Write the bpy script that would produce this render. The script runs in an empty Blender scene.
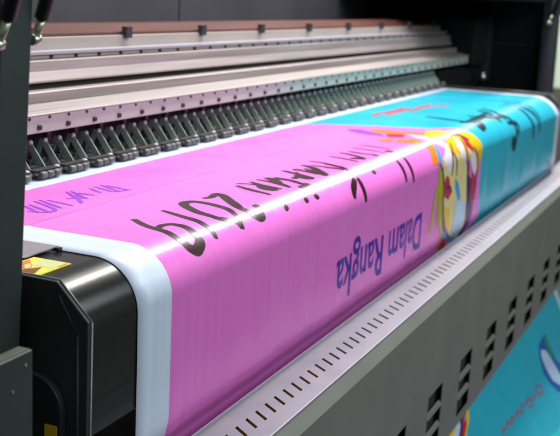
import bpy, bmesh, math, random
from mathutils import Vector, Matrix
random.seed(7)
D = bpy.data
COL = bpy.context.scene.collection
# ---------------------------------------------------------------- banner print, traced in banner metres (x across, s along the sheet)
BRUSH = [(0.013,[(0.225,-0.0772),(0.199,-0.0408),(0.186,-0.0066),(0.177,0.0255),(0.18,0.041),(0.18,0.0517),(0.193,0.0606),(0.211,0.0549),(0.221,0.0473),(0.227,0.0305),(0.231,0.0075),(0.23,-0.0101),(0.215,-0.0191),(0.191,-0.014)]),(0.01,[(0.31,-0.0751),(0.297,-0.0435),(0.283,-0.0083),(0.274,0.0197),(0.272,0.0383),(0.264,0.0556)]),(0.012,[(0.356,0.0569),(0.355,0.0393),(0.341,0.0315),(0.324,0.016),(0.332,-0.0163),(0.358,-0.0542),(0.382,-0.0745),(0.405,-0.0698),(0.407,-0.042),(0.395,-0.0067),(0.381,0.0197),(0.373,0.0342),(0.356,0.0569)]),(0.013,[(0.441,-0.0689),(0.46,-0.0626),(0.491,-0.0683),(0.487,-0.0539),(0.451,-0.0206),(0.418,0.0129),(0.42,0.0295),(0.426,0.0494),(0.448,0.0477),(0.464,0.022)]),(0.013,[(0.634,0.0474),(0.637,0.0583)]),(0.013,[(0.684,0.0482),(0.685,0.0603)]),(0.006,[(0.808,-0.0469),(0.762,-0.0161)]),(0.006,[(0.609,-0.0864),(0.621,-0.06),(0.616,-0.0349)]),(0.01,[(0.589,-0.0764),(0.568,-0.0347),(0.552,0.0112)]),(0.009,[(0.643,-0.0726),(0.626,-0.0396),(0.616,0.0054)]),(0.02,[(0.618,-0.0405),(0.602,-0.0174),(0.594,0.0041)]),(0.008,[(0.674,-0.0746),(0.668,-0.0408),(0.642,0.0095)]),(0.015,[(0.703,-0.0684),(0.693,-0.0473),(0.659,-0.0162)]),(0.007,[(0.713,-0.0564),(0.704,-0.0152)]),(0.014,[(0.462,0.0205),(0.461,0.0302)]),(0.014,[(0.541,0.047),(0.545,0.0568)]),(0.01,[(0.718,-0.0547),(0.713,-0.0242),(0.696,0.0109),(0.715,0.0218)]),(0.026,[(0.684,0.0158),(0.683,0.0259)]),(0.009,[(0.674,-0.0348),(0.644,0.0103)]),(0.011,[(0.805,-0.0767),(0.791,-0.0439),(0.767,0.0089)]),(0.022,[(0.776,-0.0327),(0.751,0.0085)]),(0.015,[(0.74,-0.0289),(0.744,-0.0143)]),(0.01,[(0.834,-0.0661),(0.831,-0.0364),(0.814,0.0018)]),(0.014,[(0.836,-0.0483),(0.834,-0.0661)]),(0.013,[(0.9,-0.0727),(0.885,-0.044),(0.841,-0.0043),(0.829,0.0152)]),(0.016,[(0.821,0.0012),(0.824,0.0169)]),(0.008,[(0.861,-0.0514),(0.821,0.0012)]),(0.007,[(0.962,-0.0823),(0.96,-0.0519),(0.946,-0.0147)]),(0.007,[(0.91,-0.0568),(0.912,-0.0016)]),(0.01,[(0.95,-0.0392),(0.937,-0.0047),(0.924,0.0255)]),(0.01,[(0.905,-0.0216),(0.915,0.0182)]),(0.008,[(1.058,-0.0726),(1.05,-0.0328),(1.029,0.0085)]),(0.018,[(1.066,-0.0232),(1.084,0.0068)]),(0.01,[(1.131,-0.074),(1.115,-0.0353),(1.084,0.0068)]),(0.01,[(1.169,-0.066),(1.156,-0.0313),(1.156,0.0127)]),(0.014,[(1.151,-0.0011),(1.154,0.015)]),(0.007,[(1.231,-0.0793),(1.221,-0.0318),(1.202,0.0161)]),(0.007,[(1.29,-0.0824),(1.283,-0.0372),(1.271,0.0059)]),(0.026,[(1.242,0.0042),(1.239,0.02)]),(0.013,[(1.026,0.0464),(1.026,0.0575)]),(0.013,[(0.906,0.0494),(0.864,0.0712),(0.854,0.0879)]),(0.012,[(0.923,0.0496),(0.917,0.0701),(0.916,0.1058)]),(0.012,[(1.203,0.0457),(1.2,0.0669),(1.198,0.1026)]),(0.012,[(1.258,0.0461),(1.254,0.0721),(1.256,0.111)])]
BLUE = [(0.007,[(0.206,-0.273),(0.176,-0.2231)]),(0.007,[(0.218,-0.2728),(0.19,-0.2108)]),(0.007,[(0.246,-0.284),(0.213,-0.2186),(0.185,-0.2116)]),(0.007,[(0.259,-0.2823),(0.227,-0.2151)]),(0.007,[(0.267,-0.2718),(0.254,-0.2109)]),(0.007,[(0.19,-0.2108),(0.173,-0.2427)]),(0.007,[(0.345,-0.2889),(0.287,-0.2151)]),(0.007,[(0.355,-0.2863),(0.316,-0.2257)]),(0.007,[(0.294,-0.2533),(0.324,-0.2313)]),(0.007,[(0.349,-0.2672),(0.349,-0.2334)]),(0.007,[(0.397,-0.2757),(0.374,-0.2356)]),(0.007,[(0.417,-0.2792),(0.395,-0.2255)]),(0.007,[(0.437,-0.2799),(0.403,-0.2159)]),(0.007,[(0.438,-0.2679),(0.429,-0.2178)]),(0.007,[(0.395,-0.2255),(0.434,-0.212)]),(0.007,[(0.329,-0.2584),(0.278,-0.2112)])]
TEALTXT = [(0.012,[(2.049,-0.1306),(2.031,-0.0622),(2.015,0.0098)]),(0.012,[(2.015,0.0098),(2.147,0.0118),(2.297,-0.0005)]),(0.01,[(2.148,-0.012),(2.084,0.0415),(2.017,0.056)]),(0.012,[(2.392,-0.0474),(2.3,0.0235),(2.29,0.0569)]),(0.01,[(2.464,-0.0521),(2.377,0.0247),(2.372,0.0572)]),(0.011,[(2.362,0.0216),(2.422,0.0596),(2.419,0.111),(2.412,0.1593)]),(0.02,[(2.349,0.122),(2.412,0.1593)]),(0.012,[(2.734,-0.0355),(2.735,0.0323),(2.786,0.0809),(2.822,0.145)]),(0.013,[(2.625,-0.0249),(2.663,0.034),(2.679,0.0849),(2.709,0.1535)]),(0.008,[(2.815,-0.0125),(2.822,0.0439),(2.839,0.0993)]),(0.01,[(1.972,-0.0015),(2.059,0.0221),(2.016,0.0484)]),(0.01,[(2.191,-0.0344),(2.214,0.0196),(2.4,0.04)]),(0.008,[(2.349,0.0662),(2.465,0.0806),(2.437,0.1128)])]
RED = [(0.016,[(1.919,-0.2644),(2.04,-0.276),(1.989,-0.2234)]),(0.016,[(2.01,-0.2659),(2.14,-0.2358)]),(0.016,[(2.039,-0.2395),(2.271,-0.2517)]),(0.016,[(2.24,-0.2797),(2.18,-0.1993)]),(0.016,[(2.16,-0.2176),(2.457,-0.2298)]),(0.016,[(2.363,-0.2542),(2.322,-0.1787)]),(0.016,[(2.383,-0.2086),(2.414,-0.1533)]),(0.016,[(2.494,-0.2271),(2.441,-0.1579)]),(0.016,[(1.962,-0.2733),(2.228,-0.2633)])]
LOW = [(0.011,[(2.329,1.0282),(2.373,1.0193),(2.428,1.0353),(2.425,1.0534),(2.361,1.0448),(2.354,1.0288)]),(0.011,[(2.213,1.0293),(2.2,1.0114),(2.258,1.0256),(2.26,1.0435),(2.199,1.0369)]),(0.011,[(2.135,1.0264),(2.14,1.0054),(2.185,1.019)]),(0.011,[(2.066,1.02),(2.064,1.003),(2.117,1.0174),(2.114,1.0313)]),(0.011,[(2.007,1.0163),(2.001,0.9957),(2.048,1.0119)]),(0.011,[(1.943,1.0103),(1.941,0.9938),(1.984,1.0052),(1.981,1.0187)]),(0.011,[(1.893,1.0091),(1.881,0.9927),(1.925,1.0024)]),(0.011,[(2.28,1.027),(2.332,1.0398)])]
OUTL = [(0.009,[(1.481,0.094),(1.523,0.1409),(1.538,0.2079),(1.565,0.2785),(1.651,0.3275)]),(0.009,[(1.78,0.125),(1.798,0.1973),(1.808,0.2876),(1.86,0.3704)]),(0.009,[(1.651,0.0558),(1.612,0.0958),(1.609,0.1448)]),(0.009,[(1.763,0.0551),(1.76,0.101),(1.778,0.1595)]),(0.009,[(1.837,0.0882),(1.892,0.139),(1.881,0.1915),(1.874,0.2537)]),(0.009,[(1.557,0.1743),(1.593,0.1714),(1.618,0.1917)]),(0.009,[(1.68,0.0361),(1.766,0.0396),(1.829,0.0686)]),(0.009,[(1.63,0.0813),(1.651,0.1172),(1.656,0.1512)])]
ART = [('orange',[(1.622,-0.1677),(1.625,-0.1169),(1.635,-0.0599),(1.663,-0.0072),(1.614,0.007),(1.574,-0.0412),(1.547,-0.0913),(1.563,-0.1442)]),('magenta',[(1.552,-0.0986),(1.574,-0.0528),(1.513,-0.0368),(1.49,-0.0724)]),('violet',[(1.571,-0.2195),(1.585,-0.1818),(1.534,-0.1047),(1.498,-0.075),(1.488,-0.1298),(1.512,-0.1855)]),('orange',[(1.426,-0.0739),(1.491,-0.0487),(1.4,-0.0373),(1.397,-0.0725)]),('orange',[(1.469,-0.0398),(1.488,-0.0089),(1.492,0.023),(1.424,0.0282),(1.41,-0.0267)]),('orange',[(1.472,0.0367),(1.528,0.0389),(1.502,0.0779),(1.487,0.0947),(1.421,0.0909)]),('lilac',[(1.578,-0.0483),(1.587,-0.0045),(1.619,0.0504),(1.646,0.0806),(1.583,0.0664),(1.533,0.0365),(1.509,0.0016)]),('yellow',[(1.716,0.0067),(1.804,0.0278),(1.899,0.0539),(1.939,0.0888),(1.937,0.1193),(1.906,0.157),(1.886,0.1831),(1.831,0.1314),(1.72,0.1005),(1.56,0.0742),(1.632,0.0532)]),('yellow',[(1.692,-0.0301),(1.739,0.0001),(1.68,0.0361),(1.587,0.0364),(1.568,0.0061)]),('cream',[(1.562,0.0728),(1.72,0.1005),(1.779,0.1422),(1.8,0.2241),(1.804,0.2869),(1.807,0.3764),(1.628,0.3097),(1.554,0.2435),(1.522,0.1569),(1.512,0.0914)]),('blueline',[(1.518,0.0423),(1.53,0.051),(1.513,0.0835),(1.497,0.0976),(1.476,0.0933),(1.494,0.0682)]),('olive',[(1.47,0.0941),(1.504,0.1142),(1.527,0.1738),(1.535,0.2403),(1.557,0.2938),(1.654,0.3858),(1.597,0.3603),(1.491,0.2487),(1.481,0.1747)]),('olive',[(1.462,0.148),(1.482,0.159),(1.456,0.2265),(1.447,0.2745),(1.423,0.2667),(1.436,0.2151)]),('red',[(1.551,0.1352),(1.585,0.1464),(1.613,0.1951),(1.592,0.2085),(1.545,0.1928),(1.528,0.1578)]),('white',[(1.615,0.0505),(1.61,0.0699),(1.597,0.1267),(1.555,0.1276),(1.534,0.0861)]),('white',[(1.727,0.0439),(1.745,0.0601),(1.748,0.0971),(1.758,0.1223),(1.7,0.1049),(1.69,0.0708)]),('white',[(1.774,0.0618),(1.805,0.0845),(1.863,0.1213),(1.876,0.1548),(1.855,0.1789),(1.802,0.1277)]),('red',[(1.781,0.0392),(1.803,0.0502),(1.832,0.0947),(1.831,0.1103),(1.775,0.081)]),('plum',[(1.771,0.1585),(1.828,0.184),(1.87,0.2621),(1.864,0.3267),(1.881,0.3891),(1.827,0.3749),(1.797,0.3133),(1.792,0.2405)]),('red',[(1.833,0.1582),(1.893,0.2022),(1.882,0.2549),(1.854,0.2577),(1.827,0.2016)]),('blueline',[(1.644,0.1546),(1.682,0.1718),(1.723,0.2173),(1.717,0.2388),(1.682,0.2144),(1.653,0.1845)]),('yellow',[(1.546,0.2175),(1.606,0.2324),(1.63,0.2906),(1.585,0.2865)]),('paleblue',[(1.672,0.2212),(1.786,0.2449),(1.783,0.3013),(1.803,0.3648),(1.654,0.304),(1.666,0.2629)]),('blueline',[(1.555,0.285),(1.638,0.3189),(1.817,0.3657),(1.87,0.3592),(1.875,0.3733),(1.822,0.3812),(1.7,0.3519),(1.575,0.3062)]),('red',[(1.555,0.3037),(1.679,0.3512),(1.694,0.3943),(1.641,0.3831)]),('yellow',[(1.716,0.36),(1.823,0.3851),(1.772,0.4107),(1.708,0.3972)]),('yellow',[(1.676,0.8522),(1.705,0.8521),(1.683,0.8759),(1.569,0.9146),(1.555,0.9093),(1.645,0.8767)]),('red',[(1.632,0.8511),(1.679,0.8519),(1.641,0.8828),(1.559,0.9106),(1.542,0.9039),(1.609,0.8782)]),('plum',[(1.61,0.8506),(1.637,0.8516),(1.609,0.8782),(1.542,0.9039),(1.522,0.896),(1.588,0.8703)]),('paleblue',[(1.573,0.8488),(1.613,0.8502),(1.59,0.8709),(1.522,0.896),(1.48,0.8792),(1.547,0.862)]),('yellow',[(1.528,0.8451),(1.576,0.8484),(1.547,0.862),(1.48,0.8792),(1.438,0.8628)]),('deepblue',[(2.612,0.9295),(2.749,0.9269),(2.747,0.9705),(2.753,1.0316),(2.845,1.1063),(2.709,1.164),(2.612,1.1187),(2.544,1.064),(2.518,1.0157),(2.549,0.9599)]),('green',[(2.708,0.9323),(2.752,0.9396),(2.735,1.0185),(2.693,1.0095)]),('paleblue',[(2.609,0.9515),(2.667,0.9724),(2.698,1.0213),(2.728,1.0853),(2.753,1.1277),(2.686,1.1211),(2.601,1.072),(2.572,1.0168),(2.575,0.9679)]),('tealpale',[(2.499,1.2021),(2.634,1.1955),(2.425,1.2718),(2.143,1.1572),(2.302,1.1757),(2.397,1.1975)]),('deepblue',[(3.003,0.275),(3.086,0.29),(3.178,0.3168),(3.347,0.3697),(3.338,0.3933),(3.243,0.3947),(3.17,0.3747),(3.169,0.3489)])]
PROF = [(-0.7,0.735,0.0),(0.0,0.035,0.0),(0.00916,0.02586,-0.0006),(0.01833,0.01688,-0.00239),(0.02749,0.00821,-0.00533),(0.03665,0.0,-0.00938),(0.04581,-0.00761,-0.01447),(0.05498,-0.0145,-0.0205),(0.06414,-0.02053,-0.02739),(0.0733,-0.02562,-0.035),(0.08247,-0.02967,-0.04321),(0.09163,-0.03261,-0.05188),(0.10079,-0.0344,-0.06086),(0.10996,-0.035,-0.07),(0.29496,-0.035,-0.255),(0.32359,-0.029,-0.283),(0.35983,-0.012,-0.315),(0.40483,-0.012,-0.36),(0.86037,-0.13,-0.8),(1.22273,-0.3,-1.12),(1.43906,-0.42,-1.3),(1.56712,-0.5,-1.4)]

# ---------------------------------------------------------------- materials
MATS = {}
def mat(name, col, rough=.5, metal=0., bump=0., bscale=60., var=0., vscale=8., spec=.5, coat=0., stretch=None, aniso=0., croug=.1):
    if name in MATS: return MATS[name]
    m = D.materials.new(name); m.use_nodes = True
    nt = m.node_tree; b = nt.nodes['Principled BSDF']
    b.inputs['Base Color'].default_value = (*col, 1); b.inputs['Roughness'].default_value = rough
    b.inputs['Metallic'].default_value = metal; b.inputs['Specular IOR Level'].default_value = spec
    b.inputs['Coat Weight'].default_value = coat; b.inputs['Coat Roughness'].default_value = croug
    b.inputs['Anisotropic'].default_value = aniso
    tc = nt.nodes.new('ShaderNodeTexCoord'); mp = nt.nodes.new('ShaderNodeMapping')
    nt.links.new(tc.outputs['Object'], mp.inputs['Vector'])
    if stretch: mp.inputs['Scale'].default_value = stretch
    if var:
        n = nt.nodes.new('ShaderNodeTexNoise'); n.inputs['Scale'].default_value = vscale; n.inputs['Detail'].default_value = 6
        nt.links.new(mp.outputs[0], n.inputs['Vector'])
        r = nt.nodes.new('ShaderNodeMapRange'); r.inputs['To Min'].default_value = 1 - var; r.inputs['To Max'].default_value = 1 + var
        r.inputs['From Min'].default_value = .25; r.inputs['From Max'].default_value = .75
        nt.links.new(n.outputs['Fac'], r.inputs['Value'])
        mx = nt.nodes.new('ShaderNodeVectorMath'); mx.operation = 'SCALE'; mx.inputs[0].default_value = col
        nt.links.new(r.outputs[0], mx.inputs['Scale']); nt.links.new(mx.outputs[0], b.inputs['Base Color'])
        r2 = nt.nodes.new('ShaderNodeMapRange'); r2.inputs['To Min'].default_value = rough * .8; r2.inputs['To Max'].default_value = min(1, rough * 1.25)
        nt.links.new(n.outputs['Fac'], r2.inputs['Value']); nt.links.new(r2.outputs[0], b.inputs['Roughness'])
    if bump:
        n = nt.nodes.new('ShaderNodeTexNoise'); n.inputs['Scale'].default_value = bscale; n.inputs['Detail'].default_value = 4
        nt.links.new(mp.outputs[0], n.inputs['Vector'])
        bp = nt.nodes.new('ShaderNodeBump'); bp.inputs['Strength'].default_value = bump; bp.inputs['Distance'].default_value = .002
        nt.links.new(n.outputs['Fac'], bp.inputs['Height']); nt.links.new(bp.outputs[0], b.inputs['Normal'])
    MATS[name] = m
    return m

def vinyl(name, col, var=.05, rough=.23):
    """printed sheet: faint streaks along the feed, fine weave, semi gloss"""
    if name in MATS: return MATS[name]
    m = mat(name, col, rough=rough, spec=.36)
    nt = m.node_tree; b = nt.nodes['Principled BSDF']
    tc = nt.nodes['Texture Coordinate'] if 'Texture Coordinate' in nt.nodes else nt.nodes.new('ShaderNodeTexCoord')
    mp = nt.nodes.new('ShaderNodeMapping'); mp.inputs['Scale'].default_value = (45, 1.2, 1.2)
    nt.links.new(tc.outputs['Object'], mp.inputs['Vector'])
    n = nt.nodes.new('ShaderNodeTexNoise'); n.inputs['Scale'].default_value = 1.; n.inputs['Detail'].default_value = 5
    nt.links.new(mp.outputs[0], n.inputs['Vector'])
    r = nt.nodes.new('ShaderNodeMapRange'); r.inputs['From Min'].default_value = .3; r.inputs['From Max'].default_value = .7
    r.inputs['To Min'].default_value = 1 - var; r.inputs['To Max'].default_value = 1 + var
    nt.links.new(n.outputs['Fac'], r.inputs['Value'])
    # fine grain
    g = nt.nodes.new('ShaderNodeTexNoise'); g.inputs['Scale'].default_value = 900; nt.links.new(tc.outputs['Object'], g.inputs['Vector'])
    r3 = nt.nodes.new('ShaderNodeMapRange'); r3.inputs['To Min'].default_value = .93; r3.inputs['To Max'].default_value = 1.07
    nt.links.new(g.outputs['Fac'], r3.inputs['Value'])
    mu = nt.nodes.new('ShaderNodeMath'); mu.operation = 'MULTIPLY'
    nt.links.new(r.outputs[0], mu.inputs[0]); nt.links.new(r3.outputs[0], mu.inputs[1])
    mx = nt.nodes.new('ShaderNodeVectorMath'); mx.operation = 'SCALE'; mx.inputs[0].default_value = col
    nt.links.new(mu.outputs[0], mx.inputs['Scale']); nt.links.new(mx.outputs[0], b.inputs['Base Color'])
    n2 = nt.nodes.new('ShaderNodeTexNoise'); n2.inputs['Scale'].default_value = 7; n2.inputs['Detail'].default_value = 5; nt.links.new(tc.outputs['Object'], n2.inputs['Vector'])
    r4 = nt.nodes.new('ShaderNodeMapRange'); r4.inputs['From Min'].default_value = .3; r4.inputs['From Max'].default_value = .7; r4.inputs['To Min'].default_value = rough*.8; r4.inputs['To Max'].default_value = rough*1.35
    nt.links.new(n2.outputs['Fac'], r4.inputs['Value']); nt.links.new(r4.outputs[0], b.inputs['Roughness'])
    bp = nt.nodes.new('ShaderNodeBump'); bp.inputs['Strength'].default_value = .25; bp.inputs['Distance'].default_value = .0015
    nt.links.new(n.outputs['Fac'], bp.inputs['Height']); nt.links.new(bp.outputs[0], b.inputs['Normal'])
    return m

V = dict(
    white=vinyl('vinyl_unprinted', (.62, .71, .85)), pink=vinyl('ink_pink', (.80, .185, .62)), teal=vinyl('ink_teal', (.022, .43, .58)))
A = dict(orange=(.85, .22, .01), magenta=(.55, .01, .12), violet=(.32, .06, .45), lilac=(.45, .55, .85), yellow=(.85, .52, .01), cream=(.80, .68, .30),
         blueline=(.05, .35, .75), olive=(.45, .42, .01), red=(.55, .02, .03), white=(.8, .76, .82), plum=(.10, .015, .13), paleblue=(.50, .66, .85),
         deepblue=(.01, .12, .45), green=(.02, .30, .12), tealpale=(.02, .62, .66))
for k, c in A.items(): V['a_' + k] = vinyl('ink_' + k, c, .04)
ink_brown = vinyl('ink_dark_brown', (.030, .010, .008), .2); ink_navy = vinyl('ink_navy', (.055, .012, .34), .1)
ink_purple = vinyl('ink_purple', (.32, .07, .62), .1); ink_dark = vinyl('ink_dark_teal', (.004, .035, .05), .1)
ink_red = vinyl('ink_soft_red', (.55, .10, .13), .1); ink_grey = vinyl('ink_grey_violet', (.22, .20, .30), .1)

alu = mat('reflection_streaked_aluminium', (.36, .31, .30), .50, .6, var=.22, vscale=3, stretch=(.6, 30, 30), bump=.05, bscale=40)  # long tone streaks paint reflections into the rail metal
strip_m = mat('screw_strip_metal', (.40, .41, .36), .55, .1, var=.08, vscale=5)
alu_soft = mat('cream_painted_steel', (.38, .33, .30), .5, .1, var=.05, vscale=5)
alu_pale = mat('satin_aluminium', (.33, .295, .28), .52, .4, var=.22, vscale=4, stretch=(.6, 30, 30))  # streaked tone along the rails stands in for reflections
brass_rail = mat('copper_toned_strip', (.075, .022, .015), .55, .0, var=.3, vscale=3, spec=.25, stretch=(.6, 8, 8))
steel = mat('bright_steel', (.75, .75, .76), .22, 1., var=.08, vscale=30)
steel2 = mat('worn_roller_steel', (.09, .09, .088), .42, .4, var=.2, vscale=50)
screw_m = mat('screw_steel', (.10, .06, .08), .35, .9)
black_gloss = mat('black_anodised_apron', (.035, .037, .034), .20, .55, var=.25, vscale=5, stretch=(.5, 20, 20), bump=.04, bscale=120)
black = mat('black_powder_coat', (.014, .017, .017), .5, 0., bump=.12, bscale=700, var=.15, vscale=20)
dark_green = mat('dark_green_grey_paint', (.030, .042, .037), .5, 0., bump=.10, bscale=600, var=.12, vscale=14)
side_m = mat('charcoal_side_paint', (.034, .040, .038), .46, 0., bump=.10, bscale=500, var=.15, vscale=12)
edge_m = mat('pale_plate_edge', (.22, .25, .24), .4, .5, var=.3, vscale=60)
hood_m = mat('charcoal_hood_paint', (.034, .033, .042), .6, 0., bump=.1, bscale=500, var=.08, vscale=4)
cab_m = mat('near_black_cabinet_and_shade', (.006, .006, .008), .7, 0., var=.1, vscale=4, spec=.2)  # cabinet paint, also the painted shade on post side and rail ends
post_blue = mat('blue_charcoal_paint', (.022, .022, .031), .5)
ledge_m = mat('pale_lilac_tray_paint', (.185, .172, .205), .48, .0, var=.14, vscale=16, bump=.1, bscale=300)
edge_lt = mat('pale_thin_edge', (.40, .39, .44), .4, .3)  # paler tone for the thin edges of tray, rail and guard
panel_m = mat('grey_green_panel_paint', (.185, .180, .158), .45, 0., var=.10, vscale=9, bump=.22, bscale=420)
lip_m = mat('grey_green_lip_paint', (.145, .15, .13), .42, 0., var=.06, vscale=6, bump=.15, bscale=420)
dark_hole = mat('dark_interior', (.020, .020, .017), .8)
slot_in = mat('ochre_duct_inside', (.20, .13, .025), .7)
green_br = mat('sage_green_bracket', (.24, .32, .275), .45, .1, var=.15, vscale=40)
rubber = mat('black_rubber', (.02, .018, .02), .55, var=.2, vscale=60)
brass = mat('brass_fitting', (.65, .50, .22), .3, 1.)
zinc = mat('zinc_plated_fitting', (.62, .68, .50), .3, .9, var=.15, vscale=80)
pinc = mat('lilac_plastic_cap', (.46, .41, .48), .5)
lab_y = mat('label_yellow', (.72, .72, .08), .35, var=.05, vscale=30)
lab_y2 = mat('label_amber', (.80, .52, .01), .4)
lab_o = mat('label_orange', (.75, .20, .02), .4)
lab_r = mat('label_brown', (.22, .06, .01), .4)
lab_w = mat('label_pale', (.62, .64, .30), .4)
guard_m = mat('dull_steel_guard', (.40, .36, .38), .4, .7, var=.12, vscale=12, stretch=(1, 20, 1))
floor_m = mat('grey_concrete_floor', (.045, .045, .048), .8, var=.2, vscale=1.5, bump=.2, bscale=30)
wall_m = mat('grey_wall', (.07, .075, .075), .8, var=.05, vscale=2)

# ---------------------------------------------------------------- mesh helpers
def box(bm, x0, x1, y0, y1, z0, z1, mi=0):
    vs = [bm.verts.new((x, y, z)) for x in (x0, x1) for y in (y0, y1) for z in (z0, z1)]
    for q in ((0,1,3,2),(4,6,7,5),(0,4,5,1),(2,3,7,6),(0,2,6,4),(1,5,7,3)):
        f = bm.faces.new([vs[i] for i in q]); f.material_index = mi
def cyl(bm, p0, p1, r, r2=None, n=16, mi=0, smooth=True, caps=True):
    p0 = Vector(p0); p1 = Vector(p1); r2 = r if r2 is None else r2
    d = (p1 - p0).normalized(); a = d.orthogonal().normalized(); b = d.cross(a)
    A_ = [bm.verts.new(p0 + (a*math.cos(t)+b*math.sin(t))*r) for t in [2*math.pi*i/n for i in range(n)]]
    B_ = [bm.verts.new(p1 + (a*math.cos(t)+b*math.sin(t))*r2) for t in [2*math.pi*i/n for i in range(n)]]
    for i in range(n):
        f = bm.faces.new((A_[i], A_[(i+1)%n], B_[(i+1)%n], B_[i])); f.smooth = smooth; f.material_index = mi
    if caps:
        bm.faces.new(A_[::-1]).material_index = mi; bm.faces.new(B_).material_index = mi
def prism(bm, poly, x0, x1, mi=0, mi_side=None):
    """poly in (y,z) extruded along x"""
    a = [bm.verts.new((x0, y, z)) for y, z in poly]; b = [bm.verts.new((x1, y, z)) for y, z in poly]
    n = len(poly); ms = mi if mi_side is None else mi_side
    for i in range(n): bm.faces.new((a[i], a[(i+1)%n], b[(i+1)%n], b[i])).material_index = ms
    bm.faces.new(a[::-1]).material_index = mi; bm.faces.new(b).material_index = mi
def obj(name, bm, mats, parent=None, bevel=0., loc=None, seg=2):
    bmesh.ops.recalc_face_normals(bm, faces=bm.faces[:])
    me = D.meshes.new(name); bm.to_mesh(me); bm.free()
    for m in (mats if isinstance(mats, (list, tuple)) else [mats]): me.materials.append(m)
    o = D.objects.new(name, me); COL.objects.link(o)
    if parent: o.parent = parent
    if loc: o.location = loc
    if bevel:
        md = o.modifiers.new('bevel', 'BEVEL'); md.width = bevel; md.segments = seg; md.limit_method = 'ANGLE'
    return o
def simple(name, mats, parent, *boxes, bevel=.001):
    bm = bmesh.new()
    for b in boxes: box(bm, *b)
    return obj(name, bm, mats, parent, bevel)
def tree_copy(o, parent, off):
    c = o.copy(); COL.objects.link(c); c.parent = parent; c.location = o.location + Vector(off)
    for ch in o.children:
        g = ch.copy(); COL.objects.link(g); g.parent = c
    return c

# ================================================================ the printer
P = D.objects.new('wide_format_printer', None); COL.objects.link(P)
P['label'] = 'large dark printer with open hood, feeding a pink and teal banner over its front'
P['category'] = 'printer'

R_ = .0685   # crest radius of the platen under the sheet
def arc(r, n=14, cy=.035, cz=-.07, a0=0., a1=90.):
    return [(cy - r*math.sin(math.radians(a0+(a1-a0)*i/n)), cz + r*math.cos(math.radians(a0+(a1-a0)*i/n))) for i in range(n+1)]

# curved black front apron that carries the sheet (seen bare at its left end)
bm = bmesh.new()
pl = [(.30, -.0015)] + arc(R_, 20) + [(.0335-.068+.001, -.205), (.0, -.215), (.0, -.225), (.30, -.225)]
prism(bm, pl, -.128, 3.30)
ap = obj('front_apron', bm, black_gloss, P)
for f in ap.data.polygons: f.use_smooth = abs(f.normal.x) < .5
ap.data.set_sharp_from_angle(angle=math.radians(30)) if hasattr(ap.data, 'set_sharp_from_angle') else None
# flat platen behind it
simple('platen', cab_m, P, (-.128, 3.30, .302, .78, -.20, -.0018))
# strip joint line on the flat top at left
simple('platen_strip', black, P, (-.126, -.012, .165, .172, -.001, .0006), bevel=0)

# side plates (chamfered front corner), one per end
def side_plate(x0, x1):
    bm = bmesh.new()
    prism(bm, [(.60, .003), (.058, .003), (-.003, .002), (-.049, -.043), (-.0455, -.60), (.60, -.60)], x0, x1)
    o = obj('side_plate', bm, [side_m], P, .0012)
    bm = bmesh.new()   # pale rim along the plate's edge
    for a, b in (((.30, .0035), (-.003, .0035)), ((-.003, .0035), (-.0505, -.0435)), ((-.0505, -.0435), (-.047, -.58))):
        cyl(bm, (x1-.001, *a), (x1-.001, *b), .0011, n=6)
    obj('rim', bm, edge_m, o)
    bm = bmesh.new(); cyl(bm, (x0-.0002, -.006, -.014), (x0-.0002, -.034, -.062), .0012, n=6); cyl(bm, (x0-.0002, -.034, -.062), (x0-.0002, -.036, -.40), .0012, n=6); obj('pressed_rib', bm, side_m, o)
side_plate(-.138, -.1305); side_plate(3.302, 3.31)
# round-cornered lower cover with a small yellow label
bm = bmesh.new()
pts = [(.16, -.118), (.028, -.118)] + [(.028-.046*math.sin(math.radians(a)), -.164+.046*math.cos(math.radians(a))) for a in range(10, 91, 8)] + [(-.018, -.62), (.16, -.62)]
prism(bm, pts, -.150, -.1385)
lc = obj('lower_cover', bm, black, P, .0015)
bm = bmesh.new(); box(bm, -.1512, -.1503, -.0125, .0055, -.26, -.181)
obj('yellow_label', bm, lab_y2, lc)
bm = bmesh.new(); cyl(bm, (-.1512, .0035, -.205), (-.1518, .0035, -.205), .004); cyl(bm, (-.1512, .0035, -.232), (-.1518, .0035, -.232), .004)
obj('label_mark', bm, dark_green, lc)
# left control box in the foreground
bm = bmesh.new(); box(bm, -.62, -.262, -.060, -.0405, -.75, -.0372)
o = obj('control_box', bm, dark_green, P, .0015)
bm = bmesh.new(); box(bm, -.616, -.264, -.058, -.0425, -.0371, -.0362); obj('box_lid', bm, mat('box_lid_olive', (.07, .08, .055), .45, var=.15, vscale=30), o)
bm = bmesh.new(); cyl(bm, (-.275, -.0615, -.052), (-.275, -.060, -.052), .0018, n=10); cyl(bm, (-.298, -.0615, -.075), (-.298, -.060, -.075), .0018, n=10)
obj('screw', bm, zinc, o)

# left hood post (leans very slightly), its shaded side coloured near black
def leaning_post(name, x0, x1, yt, yb, zt, zb, d, m):
    bm = bmesh.new()
    a = [bm.verts.new(p) for p in ((x0, yb, zb), (x1, yb, zb), (x1, yb+d, zb), (x0, yb+d, zb))]
    b = [bm.verts.new(p) for p in ((x0, yt, zt), (x1, yt, zt), (x1, yt+d, zt), (x0, yt+d, zt))]
    bm.faces.new(a[::-1]); bm.faces.new(b)
    for i in range(4): bm.faces.new((a[i], a[(i+1)%4], b[(i+1)%4], b[i]))
    return obj(name, bm, m, P, .0015)
leaning_post('hood_post', -.214, -.160, -.012, .070, .92, -.78, .012, dark_green)
leaning_post('post_shaded_side', -.2145, -.1595, .0002, .0822, .92, -.78, .15, cab_m)

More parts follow.
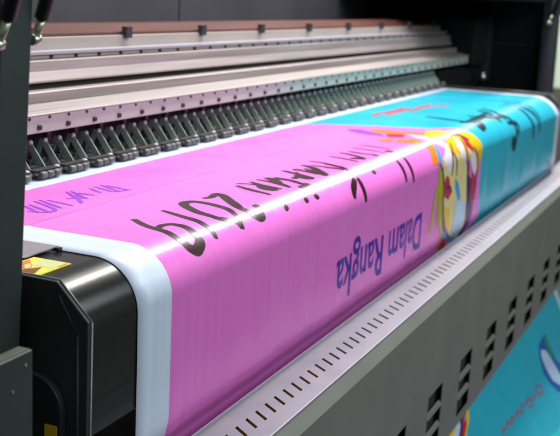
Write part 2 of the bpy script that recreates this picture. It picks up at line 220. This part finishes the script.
def strut(p_bot, p_mid, p_top):
    p_bot, p_mid, p_top = map(Vector, (p_bot, p_mid, p_top))
    bm = bmesh.new(); cyl(bm, p_mid, p_top, .0088, n=24)
    s = obj('gas_strut', bm, black, P)
    bm = bmesh.new(); cyl(bm, p_bot, p_mid, .0042, .0055, n=14); cyl(bm, p_bot-Vector((.008, 0, 0)), p_bot+Vector((.004, 0, 0)), .0066, n=20)
    bmesh.ops.create_uvsphere(bm, u_segments=16, v_segments=10, radius=.0048, matrix=Matrix.Translation(p_bot+Vector((.003, -.002, .002))))
    obj('strut_fitting', bm, zinc, s)
strut((-.147, .0225, .293), (-.147, .014, .318), (-.147, -.16, .80))
strut((-.229, .010, .290), (-.229, -.002, .318), (-.229, -.17, .80))
simple('hood_frame_bar', black, P, (-.25, 4.3, -.235, -.205, .80, .825))

# hood back panel with seams, and dark cabinet at the far right
for a, b in ((-.60, 1.752), (1.76, 3.5), (3.508, 4.148)): simple('hood_back_panel', hood_m if a < 3 else cab_m, P, (a, b, .90, .93, -.6, .95), bevel=.002)
simple('hood_backing', black, P, (-.6, 4.148, .932, .95, -.6, .95))
rc = simple('right_cabinet', cab_m, P, (4.15, 4.29, .205, .95, -1.0, 1.0), bevel=.006)
bm = bmesh.new(); box(bm, 4.146, 4.1495, .24, .88, .165, .168); obj('cabinet_seam', bm, hood_m, rc)
leaning_post('hood_post', 4.10, 4.148, .130, .116, .98, -.8, .068, post_blue)
bm = bmesh.new(); cyl(bm, (4.094, .165, .28), (4.08, .165, .28), .014, n=24)
bmesh.ops.create_uvsphere(bm, u_segments=16, v_segments=10, radius=.013, matrix=Matrix.Translation((4.079, .165, .28)))
obj('pivot_bolt', bm, zinc, P)
strut((4.075, .165, .28), (4.075, .150, .32), (4.075, .0, .85))
simple('left_cabinet', side_m, P, (-.95, -.232, .20, .90, -.9, .06), bevel=.004)

simple('rail_shade_box', cab_m, P, (3.12, 4.148, .16, .895, .374, .80), bevel=.006)  # added box overhead, casts shade on the right rail ends
# ---- rail stack behind the sheet
XR = (-.22, 4.02)
def rail(name, m, *bx, bevel=.0015):
    bm = bmesh.new()
    for (y0, y1, z0, z1) in bx: box(bm, XR[0], XR[1], y0, y1, z0, z1)
    return obj(name, bm, m, P, bevel)
rail('screw_strip', strip_m, (.462, .470, .0795, .113))
bm = bmesh.new(); prism(bm, [(.458, .1135), (.460, .1165), (.519, .1250), (.56, .1250), (.56, .1135)], *XR); obj('lower_beam', bm, alu_pale, P, .001)
bm = bmesh.new(); prism(bm, [(.520, .1256), (.520, .1455), (.522, .1470), (.560, .1470), (.56, .1256)], *XR); obj('upper_lip', bm, alu, P, .001)
rail('shadow_gap', dark_hole, (.565, .62, .1475, .1575), bevel=0)
bm = bmesh.new(); prism(bm, [(.546, .1600), (.547, .1640), (.556, .1820), (.558, .2030), (.64, .2030), (.64, .1600)], *XR); mid = obj('guide_beam', bm, alu, P, .0015)
rail('rail_bed', alu_soft, (.580, .64, .2035, .2125))
rail('rail_lip', edge_lt, (.572, .604, .2130, .2195), bevel=.0008)
rail('cover_strip', alu_soft, (.606, .625, .2130, .2455))
bm = bmesh.new(); prism(bm, [(.610, .2460), (.612, .2530), (.655, .2700), (.70, .2700), (.70, .2460)], *XR); obj('top_strip', bm, brass_rail, P, .001)
# small screws and clips
def many(name, m, bmf, n, x0, dx, y, z, kids=()):
    bm = bmesh.new(); bmf(bm); first = obj(name, bm, m, P, loc=(x0, y, z))
    for k_name, k_m, k_f in kids:
        bm = bmesh.new(); k_f(bm); obj(k_name, bm, k_m, first)
    for i in range(1, n): tree_copy(first, P, (dx*i, 0, 0))
    return first
def cap_screw(bm):
    cyl(bm, (0, 0, 0), (0, -.0045, 0), .0052, n=14)
def screw_recess(bm):
    cyl(bm, (0, -.0046, 0), (0, -.0048, 0), .0025, n=6)
many('cap_screw', screw_m, cap_screw, 41, .451-.092*4, .092, .4618, .0905, [('screw_recess', dark_hole, screw_recess)])
many('rivet', screw_m, lambda bm: cyl(bm, (0, 0, 0), (0, -.0022, 0), .0030, n=10), 63, .05, .062, .4618, .1080)
many('rail_screw', screw_m, lambda bm: cyl(bm, (0, 0, 0), (0, -.004, 0), .0036, n=10), 44, .03, .0885, .5795, .2080)
def clip(bm):
    box(bm, -.012, .012, -.010, .004, -.013, .013)
many('rail_clip', mat('clip_dark', (.06, .055, .06), .4, .4), clip, 10, .605, .3745, .6055, .252)
# rail end blocks, far right
simple('rail_end_block', black, P, (4.02, 4.12, .44, .68, -.02, .30), (3.99, 4.02, .50, .62, .20, .255), bevel=.004)
bm = bmesh.new(); cyl(bm, (3.92, .43, -.03+.03), (3.92, .43, .02), .02, n=20); cyl(bm, (3.92, .43, .02), (3.92, .43, .03), .012, n=20); obj('glare_stub', bm, steel, P)  # bright steel stub added in place of a glare spot
simple('rail_end_dark_box', cab_m, P, (3.74, 4.018, .435, .74, .066, .285), bevel=.012)  # solid near-black box stands in for the rails fading into shade
simple('carriage_dock', cab_m, P, (3.30, 4.02, .475, .56, -.10, .060), bevel=.004)
simple('rear_cavity', dark_hole, P, (-.22, 4.02, .520, .56, .0, .113), bevel=0)

# ---- pinch rollers: bracket with two triangular cheeks, rollers, pins
def cheek(bm, x):
    a = [(.003, .062), (.015, .062), (.043, .004), (.032, .004), (.010, .049), (-.019, .009), (-.034, .004), (-.035, .012)]
    prism(bm, a, x, x+.0022)
def f_bracket(bm):
    cheek(bm, 0.); cheek(bm, .066)
    box(bm, .0022, .066, -.024, .036, .006, .0082)
    box(bm, .0022, .066, .0362, .038, .0062, .040)
def _unused(bm):
    box(bm, -.004, .072, -.048, -.030, .003, .016); box(bm, .010, .058, -.0295, -.012, .0084, .020)
def sph(r, p):
    def f(bm): bmesh.ops.create_uvsphere(bm, u_segments=12, v_segments=8, radius=r, matrix=Matrix.Translation(p))
    return f
def tub(p0, p1, r, n=14): return lambda bm: cyl(bm, p0, p1, r, n=n)
def f_arm(bm):
    prism(bm, [(-.008, .022), (.030, .022), (.030, .072), (.018, .072), (.018, .030), (-.008, .030)], .027, .039)
bm = bmesh.new(); prism(bm, [(-.030, .0062), (.038, .0062), (.038, .026), (.0362, .026), (.0362, .0084), (-.030, .0084)], .0024, .0458)
first = obj('pinch_roller_unit', bm, green_br, P, .0006, loc=(.492-.092*5, .474, .0006), seg=1)
def cheek_at(x): return lambda bm: cheek(bm, x)
parts = [('cheek', green_br, cheek_at(0.)), ('cheek', green_br, cheek_at(.046)),
    ('roller_carrier', rubber, lambda bm: prism(bm, [(-.050, .018), (-.028, .018), (-.026, .010), (-.030, .003), (-.040, .003)], -.004, .072)),
    ('carrier_pad', rubber, lambda bm: box(bm, .010, .058, -.0255, -.006, .0086, .020)),
    ('axle', steel2, tub((-.008, -.046, .0115), (.076, -.046, .0115), .0030, 10)), ('tie_rod', steel2, tub((.0024, .011, .046), (.0458, .011, .046), .0025, 10)),
    ('end_cap', pinc, sph(.0070, (.070, -.040, .014))), ('spring', brass, tub((.058, .018, .014), (.058, -.014, .016), .0055, 12)), ('tension_arm', mat('arm_brown', (.06, .045, .045), .4, .4), f_arm)]
for x in (.002, .023, .044): parts.append(('roller', steel2, tub((x, -.050, .0086), (x+.018, -.050, .0086), .0072, 18)))
for x in (.001, .047): parts.append(('pin_cap', pinc, sph(.0048, (x, .004, .060))))
for nme, m, fn in parts:
    bm = bmesh.new(); fn(bm); o = obj(nme, bm, m, first)
    if nme in ('pin_cap', 'end_cap'):
        for f in o.data.polygons: f.use_smooth = True
for i in range(1, 35): tree_copy(first, P, (.092*i, 0, 0))

# ---- media edge guard and warning label at left of the sheet
bm = bmesh.new()
vs = [(-.075, .098), (.0045, .097), (.002, .235), (-.085, .235)]
lo = [bm.verts.new((x, y, .0022)) for x, y in vs]; hi = [bm.verts.new((x, y, .0042)) for x, y in vs]
bm.faces.new(lo[::-1]); bm.faces.new(hi)
for i in range(4): bm.faces.new((lo[i], lo[(i+1)%4], hi[(i+1)%4], hi[i]))
g = obj('media_guard', bm, guard_m, P, .0006)
bm = bmesh.new(); box(bm, -.072, .0035, .0962, .0972, .0026, .0046); obj('guard_edge', bm, edge_lt, g)
bm = bmesh.new(); box(bm, -.0075, .001, .088, .096, .0, .0042); obj('guard_foot', bm, rubber, g)
simple('platen_channel', guard_m, P, (-.126, -.078, .100, .160, -.001, .0012), bevel=0)
bm = bmesh.new()
for i, (x0, x1, y0, y1, z0, mi) in enumerate(((-.122, -.052, .036, .096, .0002, 0), (-.086, -.056, .042, .078, .0012, 3), (-.119, -.100, .072, .088, .0012, 1))):
    box(bm, x0, x1, y0, y1, z0-.001 if i == 0 else .0003, .0004 if i == 0 else .0006, mi)
lb = obj('warning_label', bm, [lab_y, lab_o, lab_r, lab_w], P)
def tri(bm, pts, z):
    v = [bm.verts.new((x, y, z)) for x, y in pts]; bm.faces.new(v)
bm = bmesh.new(); tri(bm, [(-.119, .045), (-.119, .072), (-.088, .056)], .0009); obj('warning_triangle', bm, lab_r, lb)
bm = bmesh.new(); tri(bm, [(-.111, .067), (-.094, .067), (-.066, .092), (-.083, .092)], .0008); tri(bm, [(-.075, .038), (-.056, .038), (-.056, .041), (-.075, .041)], .0008)
obj('warning_stripe', bm, lab_o, lb)
bm = bmesh.new(); tri(bm, [(-.108, .067), (-.096, .067), (-.082, .080), (-.094, .080)], .0010); obj('warning_mark', bm, lab_w, lb)

# ---- front drying tray: slotted ledge, bevel lip, grey panel with louvres
LX0, LX1 = -.11, 3.75; pit = .0362; sh = -.0225; w = .0082
bm = bmesh.new()
ys = (-.0535, -.0885, -.1175, -.1485); zt = -.300
def xs_at(x, y): return x + sh * (-(y) - .0885) / .029 * (1 if -.1176 < y < -.088 else 0)
n = int((LX1-LX0)/pit); k0 = math.floor((LX0-.282)/pit)+1
prev = None
bounds = [LX0]
for k in range(k0, k0+n-1): bounds += [.2785+pit*k, .2785+pit*k+w]
bounds.append(LX1)
cols = []
for i, x in enumerate(bounds):
    end = i in (0, len(bounds)-1)
    c = [bm.verts.new((x, ys[0], zt)), bm.verts.new((x, ys[1], zt)), bm.verts.new((x + (0 if end else sh), ys[2], zt)), bm.verts.new((x + (0 if end else sh), ys[3], zt))]
    cols.append(c)
for i in range(len(cols)-1):
    a, b = cols[i], cols[i+1]; hole = i % 2 == 1
    for j in range(3):
        if hole and j == 1:
            dn = [bm.verts.new(v.co + Vector((0, 0, -.006))) for v in (a[1], b[1], b[2], a[2])]
            up = (a[1], b[1], b[2], a[2])
            for q in range(4): bm.faces.new((up[q], up[(q+1)%4], dn[(q+1)%4], dn[q])).material_index = 1
            continue
        bm.faces.new((a[j], b[j], b[j+1], a[j+1]))
me = D.meshes.new('slotted_tray'); bm.to_mesh(me); bm.free(); me.materials.append(ledge_m); me.materials.append(slot_in)
tray = D.objects.new('slotted_tray', me); COL.objects.link(tray); tray.parent = P
simple('tray_duct', slot_in, P, (LX0, LX1, -.140, -.060, -.34, -.318), bevel=0)
bm = bmesh.new(); prism(bm, [(-.0515, -.2935), (-.0532, -.2935), (-.0532, -.345), (-.0515, -.345)], LX0, LX1); obj('tray_back_flange', bm, edge_lt, tray)
bm = bmesh.new(); prism(bm, [(-.1487, -.2993), (-.1507, -.2993), (-.1507, -.3022), (-.1487, -.3022)], LX0, LX1); obj('tray_front_edge', bm, edge_lt, tray)
bm = bmesh.new(); prism(bm, [(-.1505, -.3026), (-.1665, -.3250), (-.1640, -.3262), (-.1480, -.3040)], LX0, LX1); obj('panel_lip', bm, lip_m, P)
# panel with louvre openings
z_t, z_b = -.3252, -.722; y0, y1 = -.1665, -.1640
lx = [(1.077 + .2965*k, 1.202 + .2965*k) for k in range(-4, 9)]
lx = [(a, b) for a, b in lx if a > LX0+.02 and b < LX1-.02]
bm = bmesh.new()
box(bm, LX0, LX1, y0, y1, -.5385, z_t); box(bm, LX0, LX1, y0, y1, z_b, -.6965)
xx = [LX0] + [v for p in lx for v in p] + [LX1]
for i in range(0, len(xx), 2): box(bm, xx[i], xx[i+1], y0, y1, -.6965, -.5385)
bmesh.ops.remove_doubles(bm, verts=bm.verts[:], dist=1e-5)
pan = obj('front_panel', bm, panel_m, P)
bm = bmesh.new()
prism(bm, [(.0002, .0), (-.0032, -.0015), (-.0032, -.0035), (.0018, -.0005), (.0060, .0050), (.0060, .0065)], 0, .1245)
pr = None
for a, b in lx:
    for zz in (-.5915, -.6435):
        if pr is None: pr = obj('louvre_slat', bm, panel_m, pan, .0004, loc=(a+.0002, y0+.0006, zz))
        else: c = pr.copy(); COL.objects.link(c); c.location = (a+.0002, y0+.0006, zz)
simple('panel_interior', dark_hole, P, (LX0, LX1, -.1505, -.1495, -.7155, -.345), bevel=0)
simple('panel_foot_bar', mat('foot_bar', (.08, .085, .08), .5), P, (LX0, LX1, -.1635, -.145, -.7215, -.716))
# stand under the machine, out of frame
FZ = -1.46
for x in (-.5, 3.85):
    simple('stand_leg', side_m, P, (x, x+.12, .35, .47, FZ+.04, -.6), (x-.03, x+.15, .02, .85, FZ+.0, FZ+.04), bevel=.004)
simple('stand_beam', side_m, P, (-.5, 3.97, .36, .46, -.72, -.60), bevel=.004)

# ================================================================ the banner
PROFV = [(s, Vector((y, z))) for s, y, z in PROF]
def prof(s):
    for (sa, a), (sb, b) in zip(PROFV, PROFV[1:]):
        if s <= sb or sb == PROFV[-1][0]:
            t = max(0., min(1., (s-sa)/(sb-sa))); p = a.lerp(b, t); d = (b-a).normalized(); return p, d
def smooth_n(s):
    if 0 <= s <= .10996:
        a = s/.07; return Vector((-math.sin(a), math.cos(a)))
    _, d = prof(s); return Vector((d.y*-1, d.x*1)) * (-1 if d.x > 0 else 1) if False else Vector((d.y, -d.x))
def Bm(x, s, off=0.):
    if 0 < s < .10996:
        a = s/.07; p = Vector((.035-.07*math.sin(a), -.07+.07*math.cos(a))); nn = Vector((-math.sin(a), math.cos(a)))
    else:
        p, d = prof(s); nn = Vector((d.y, -d.x))
        if s <= 0: nn = Vector((0, 1))
    # gentle life in the sheet: crease on the flat, slow waves on the hanging part
    w = 0.
    if s < 0: w = .0011*math.exp(-((s+.178)/.0045)**2) + .0006*math.sin(3.1*x)*math.exp(-((s+.1)/.08)**2)
    k = max(0., min(1., (s-.06)/.12))
    fade = 1 if s < .30 else max(.3, 1-(s-.3)*1.0)
    w += k*fade*(.0007*math.sin(17*x+1.)+.0004*math.sin(41*x+2.+2*s)+.0002*math.sin(67*x))
    if s > .5: w += .010*math.sin(2.1*x+3*s)*min(1, (s-.5)*2)
    p = p + nn*(w + off)
    dr = .032*(max(0, x)/3.2)**2*max(0., min(1., (s-.02)/.09)) * (1 if s < .32 else max(0, 1-(s-.32)*3))
    return Vector((x, p.x - dr, p.y))
SMAX = PROF[-1][0]-.03
ss = [-.70]
while ss[-1] < SMAX:
    s = ss[-1]
    st = .03 if s < -.21 or s > .40 else (.0022 if -.20 <= s < -.155 else (.006 if -.02 < s < .13 else .011))
    if s < -.20 and s+st > -.20: st = max(.004, -.20-s)
    ss.append(min(SMAX, s+st))
# insert print boundaries
STOP, = (-.352,)
ss = sorted(set([round(v, 5) for v in ss if abs(v-STOP) > .003] + [STOP]))
PT = [(-.352, 1.56), (-.3056, 1.623), (-.1669, 1.703), (-.0349, 1.762), (.0532, 1.903), (.1113, 1.930), (.2344, 1.938), (.3378, 1.975), (.42, 1.88), (.7, 1.62), (1.6, 1.58)]
def xb(s):
    if s <= PT[0][0]: return PT[0][1]
    for (a, xa), (b, xb_) in zip(PT, PT[1:]):
        if s <= b: return xa+(xb_-xa)*(s-a)/(b-a)
    return PT[-1][1]
W_ = 3.2; ML, MR = .092, 3.135
def column_x(s):
    m = xb(s); xs = [0., .03, .06, ML]
    n1 = 110; xs += [ML+(m-ML)*i/n1 for i in range(1, n1+1)]
    n2 = 70; xs += [m+(MR-m)*i/n2 for i in range(1, n2+1)]
    return xs + [3.165, 3.2]
bm = bmesh.new(); rows = []
for s in ss: rows.append([bm.verts.new(Bm(x, s)) for x in column_x(s)])
for r, s in zip(range(len(rows)-1), ss):
    for c in range(len(rows[0])-1):
        f = bm.faces.new((rows[r][c], rows[r+1][c], rows[r+1][c+1], rows[r][c+1])); f.smooth = True
        if s < STOP-1e-6 or c < 3 or c >= 3+180: f.material_index = 0
        else: f.material_index = 1 if c < 3+110 else 2
me = D.meshes.new('printed_banner'); bm.to_mesh(me); bm.free()
for k in ('white', 'pink', 'teal'): me.materials.append(V[k])
B = D.objects.new('printed_banner', me); COL.objects.link(B)
md = B.modifiers.new('thickness', 'SOLIDIFY'); md.thickness = .0005; md.offset = -1 
B['label'] = 'glossy pink and teal vinyl banner with upside-down lettering, hanging over the printer front'
B['category'] = 'banner'

CUTS = [v for v in ss if -.2 < v < .45] + [.2*i for i in range(-3, 8)]
def map_flat(bm, off):
    """2D art in (x, s) -> cut along s and x, then laid on the sheet"""
    lo = min(v.co.y for v in bm.verts); hi = max(v.co.y for v in bm.verts)
    for c in CUTS:
        if lo < c < hi: bmesh.ops.bisect_plane(bm, geom=bm.verts[:]+bm.edges[:]+bm.faces[:], plane_co=(0, c, 0), plane_no=(0, 1, 0))
    if hi > .05:
        l2 = min(v.co.x for v in bm.verts); h2 = max(v.co.x for v in bm.verts); x = math.ceil(l2/.018)*.018
        while x < h2:
            bmesh.ops.bisect_plane(bm, geom=bm.verts[:]+bm.edges[:]+bm.faces[:], plane_co=(x, 0, 0), plane_no=(1, 0, 0)); x += .018
    for v in bm.verts: v.co = Bm(v.co.x, v.co.y, off+v.co.z)
    for f in bm.faces: f.smooth = True
def catmull(p, n=6):
    if len(p) < 3: return [(p[0][0]+(p[1][0]-p[0][0])*i/n, p[0][1]+(p[1][1]-p[0][1])*i/n) for i in range(n+1)]
    q = [p[0]]+list(p)+[p[-1]]; out = []
    for i in range(1, len(q)-2):
        for j in range(n):
            t = j/n; a = []
            for d in (0, 1):
                p0, p1, p2, p3 = q[i-1][d], q[i][d], q[i+1][d], q[i+2][d]
                a.append(.5*((2*p1)+(-p0+p2)*t+(2*p0-5*p1+4*p2-p3)*t*t+(-p0+3*p1-3*p2+p3)*t**3))
            out.append(tuple(a))
    return out+[tuple(p[-1])]
def strokes(name, data, m, off=.0004, parent=None):
    bm = bmesh.new()
    for k, (wd, pts) in enumerate(data):
        c = catmull(pts); n = len(c); prev = None
        for i, (x, s) in enumerate(c):
            a = c[max(0, i-1)]; b = c[min(n-1, i+1)]; t = Vector((b[0]-a[0], b[1]-a[1]))
            t = t.normalized() if t.length > 1e-9 else Vector((1, 0)); nn = Vector((-t.y, t.x))
            ww = wd*.5*(.62+.5*math.sin(math.pi*min(1, max(0, i/(n-1)))))
            z = k*.00002
            L = bm.verts.new((x+nn.x*ww, s+nn.y*ww, z)); Rr = bm.verts.new((x-nn.x*ww, s-nn.y*ww, z))
            if prev: bm.faces.new((prev[0], L, Rr, prev[1]))
            prev = (L, Rr)
    map_flat(bm, off)
    return obj(name, bm, m, parent or B)
def clustered(name, data, m, grow=1., gap=.02):
    it = sorted(data, key=lambda d: min(p[0] for p in d[1])); groups = []
    for wd, pts in it:
        lo = min(p[0] for p in pts)-wd; hi = max(p[0] for p in pts)+wd
        if groups and lo < groups[-1][0]+gap: groups[-1][1].append((wd*grow, pts)); groups[-1][0] = max(groups[-1][0], hi)
        else: groups.append([hi, [(wd*grow, pts)]])
    for g in groups: strokes(name, g[1], m, .0016 if name == 'artwork_outline' else .0004)
for k in range(4): strokes('numeral', [(BRUSH[k][0]*1.35, BRUSH[k][1])], ink_brown)
clustered('brush_lettering', BRUSH[4:], ink_brown, 1.35, -.004)
clustered('small_blue_lettering', BLUE, ink_purple, 1., 0)
clustered('black_script_lettering', TEALTXT, ink_dark, 2.1, 0)
clustered('red_lettering', RED, ink_red, 1.1, 0)
clustered('lower_lettering', LOW, ink_grey, 1.2, 0)
# upside-down caption, read with the head to the feed side
def caption(txt, x_right, x_left, s_base, cap, m):
    cu = D.curves.new('caption', 'FONT'); cu.body = txt; cu.size = 1.; cu.resolution_u = 6; cu.space_character = 1.02; cu.offset = .014
    o = D.objects.new('caption_tmp', cu); COL.objects.link(o)
    bpy.context.view_layer.update()
    me = D.meshes.new_from_object(o.evaluated_get(bpy.context.evaluated_depsgraph_get())); D.objects.remove(o)
    bm = bmesh.new(); bm.from_mesh(me)
    xs = [v.co.x for v in bm.verts]; x0, x1 = min(xs), max(xs); H = .729
    for v in bm.verts:
        v.co = Vector((x_right-(v.co.x-x0)/(x1-x0)*(x_right-x_left), s_base+v.co.y/H*cap, 0))
    bmesh.ops.remove_doubles(bm, verts=bm.verts[:], dist=1e-5)
    map_flat(bm, .0004)
    return obj('caption_lettering', bm, m, B)
caption('Dalam Rangka', 1.350, .758, .203, .094, ink_navy)
# coloured artwork between the pink and the teal
from mathutils.geometry import tessellate_polygon
names = list(A)
def artwork(name, lst):
    bm = bmesh.new()
    for k, (c, pts) in enumerate(lst):
        pts = [p for i, p in enumerate(pts) if i == 0 or p != pts[i-1]]
        vs = [bm.verts.new((min(x, 3.19), s, k*.00005)) for x, s in pts]
        for t in tessellate_polygon([[Vector((x, s, 0)) for x, s in pts]]):
            try: f = bm.faces.new([vs[i] for i in t]); f.material_index = names.index(c)
            except ValueError: pass
    map_flat(bm, .0003)
    obj(name, bm, [V['a_'+k] for k in names], B)
clustered('artwork_outline', OUTL, V['a_plum'], 1., .0)
artwork('coloured_artwork', ART[:-10]); artwork('lower_artwork', ART[-10:-5]); artwork('blue_flower_print', ART[-5:-1]); artwork('blue_print_patch', ART[-1:])

# ================================================================ setting
def struct(name, m, *bx):
    bm = bmesh.new()
    for b in bx: box(bm, *b)
    o = obj(name, bm, m); o['kind'] = 'structure'; return o
struct('floor', floor_m, (-3, 14, -4, 5, FZ-.05, FZ-.001))
struct('wall', wall_m, (9.0, 9.1, -4, 5, FZ, 3.0))
K = D.objects.new('storage_cabinet', None); COL.objects.link(K); K.location = (8.4, .6, FZ)
K['label'] = 'pale green upright cabinet seen past the right edge of the printer'; K['category'] = 'cabinet'
def kid(name, m, b, bev=.01):
    bm = bmesh.new(); box(bm, *b); return obj(name, bm, m, K, bev)
kid('body', mat('olive_grey_base', (.10, .10, .085), .6), (0, .40, 0, .9, 0, 1.08)); kid('upper_panel', mat('pale_green_panel', (.60, .74, .58), .6), (.0, .40, 0, .9, 1.09, 1.74), .03)
kid('top_cover', mat('dark_green_cover', (.05, .08, .05), .6), (.05, .38, .05, .85, 1.742, 2.2)); kid('handle', steel, (-.03, -.002, .1, .12, 1.3, 1.5), .004)
struct('back_wall', wall_m, (-3, 9.0, 3.2, 3.3, FZ, 3.0))

# ================================================================ light
def area(name, loc, sx, sy, power, col, rot=(0, 0, 0)):
    l = D.lights.new(name, 'AREA'); l.shape = 'RECTANGLE'; l.size = sx; l.size_y = sy; l.energy = power; l.color = col
    o = D.objects.new(name, l); COL.objects.link(o); o.location = loc; o.rotation_euler = rot; return o
area('ceiling_tube_lamp', (4.3, .105, 2.0), 7.0, .19, 215, (1, .97, .95))
area('ceiling_panel_lamp', (1.6, .5, 2.5), 5.0, 1.3, 80, (1, .93, .98))
area('front_room_lamp', (1.6, -2.6, 1.8), 5.0, 1.2, 90, (.86, .98, 1), (math.radians(62), 0, 0))
area('cabinet_fill_light', (7.0, .6, 2.6), 1.2, .6, 60, (.95, 1, .97))  # added fill that brightens the pale cabinet, no known fixture
w = D.worlds.new('World'); bpy.context.scene.world = w; w.use_nodes = True
bg = w.node_tree.nodes['Background']; bg.inputs['Color'].default_value = (.72, .75, .80, 1); bg.inputs['Strength'].default_value = .16

# ================================================================ camera
sc = bpy.context.scene
cd = D.cameras.new('Camera'); cam = D.objects.new('Camera', cd); COL.objects.link(cam); sc.camera = cam
def nrm(v): return v.normalized()
f_, cx, cy = 1050., 280., 218.
vx = nrm(Vector((755-cx, -(16-cy), -f_))); up = nrm(vx.cross(Vector((1, -.05, 0)))); 
if up.y < 0: up = -up
vy = up.cross(vx)
cam.matrix_world = Matrix.Translation((-3.23*.3612, -2.05*.3612, .3612)) @ Matrix((vx, vy, up)).to_4x4()
cd.sensor_width = 36; cd.lens = f_/560*36; cd.clip_start = .05; cd.clip_end = 100
cd.dof.use_dof = True; cd.dof.focus_distance = 1.6; cd.dof.aperture_fstop = (f_/560*36/1000)/.0088
sc.view_settings.view_transform = 'Standard'; sc.view_settings.look = 'None'
sc.view_settings.exposure = 0; sc.view_settings.gamma = 1
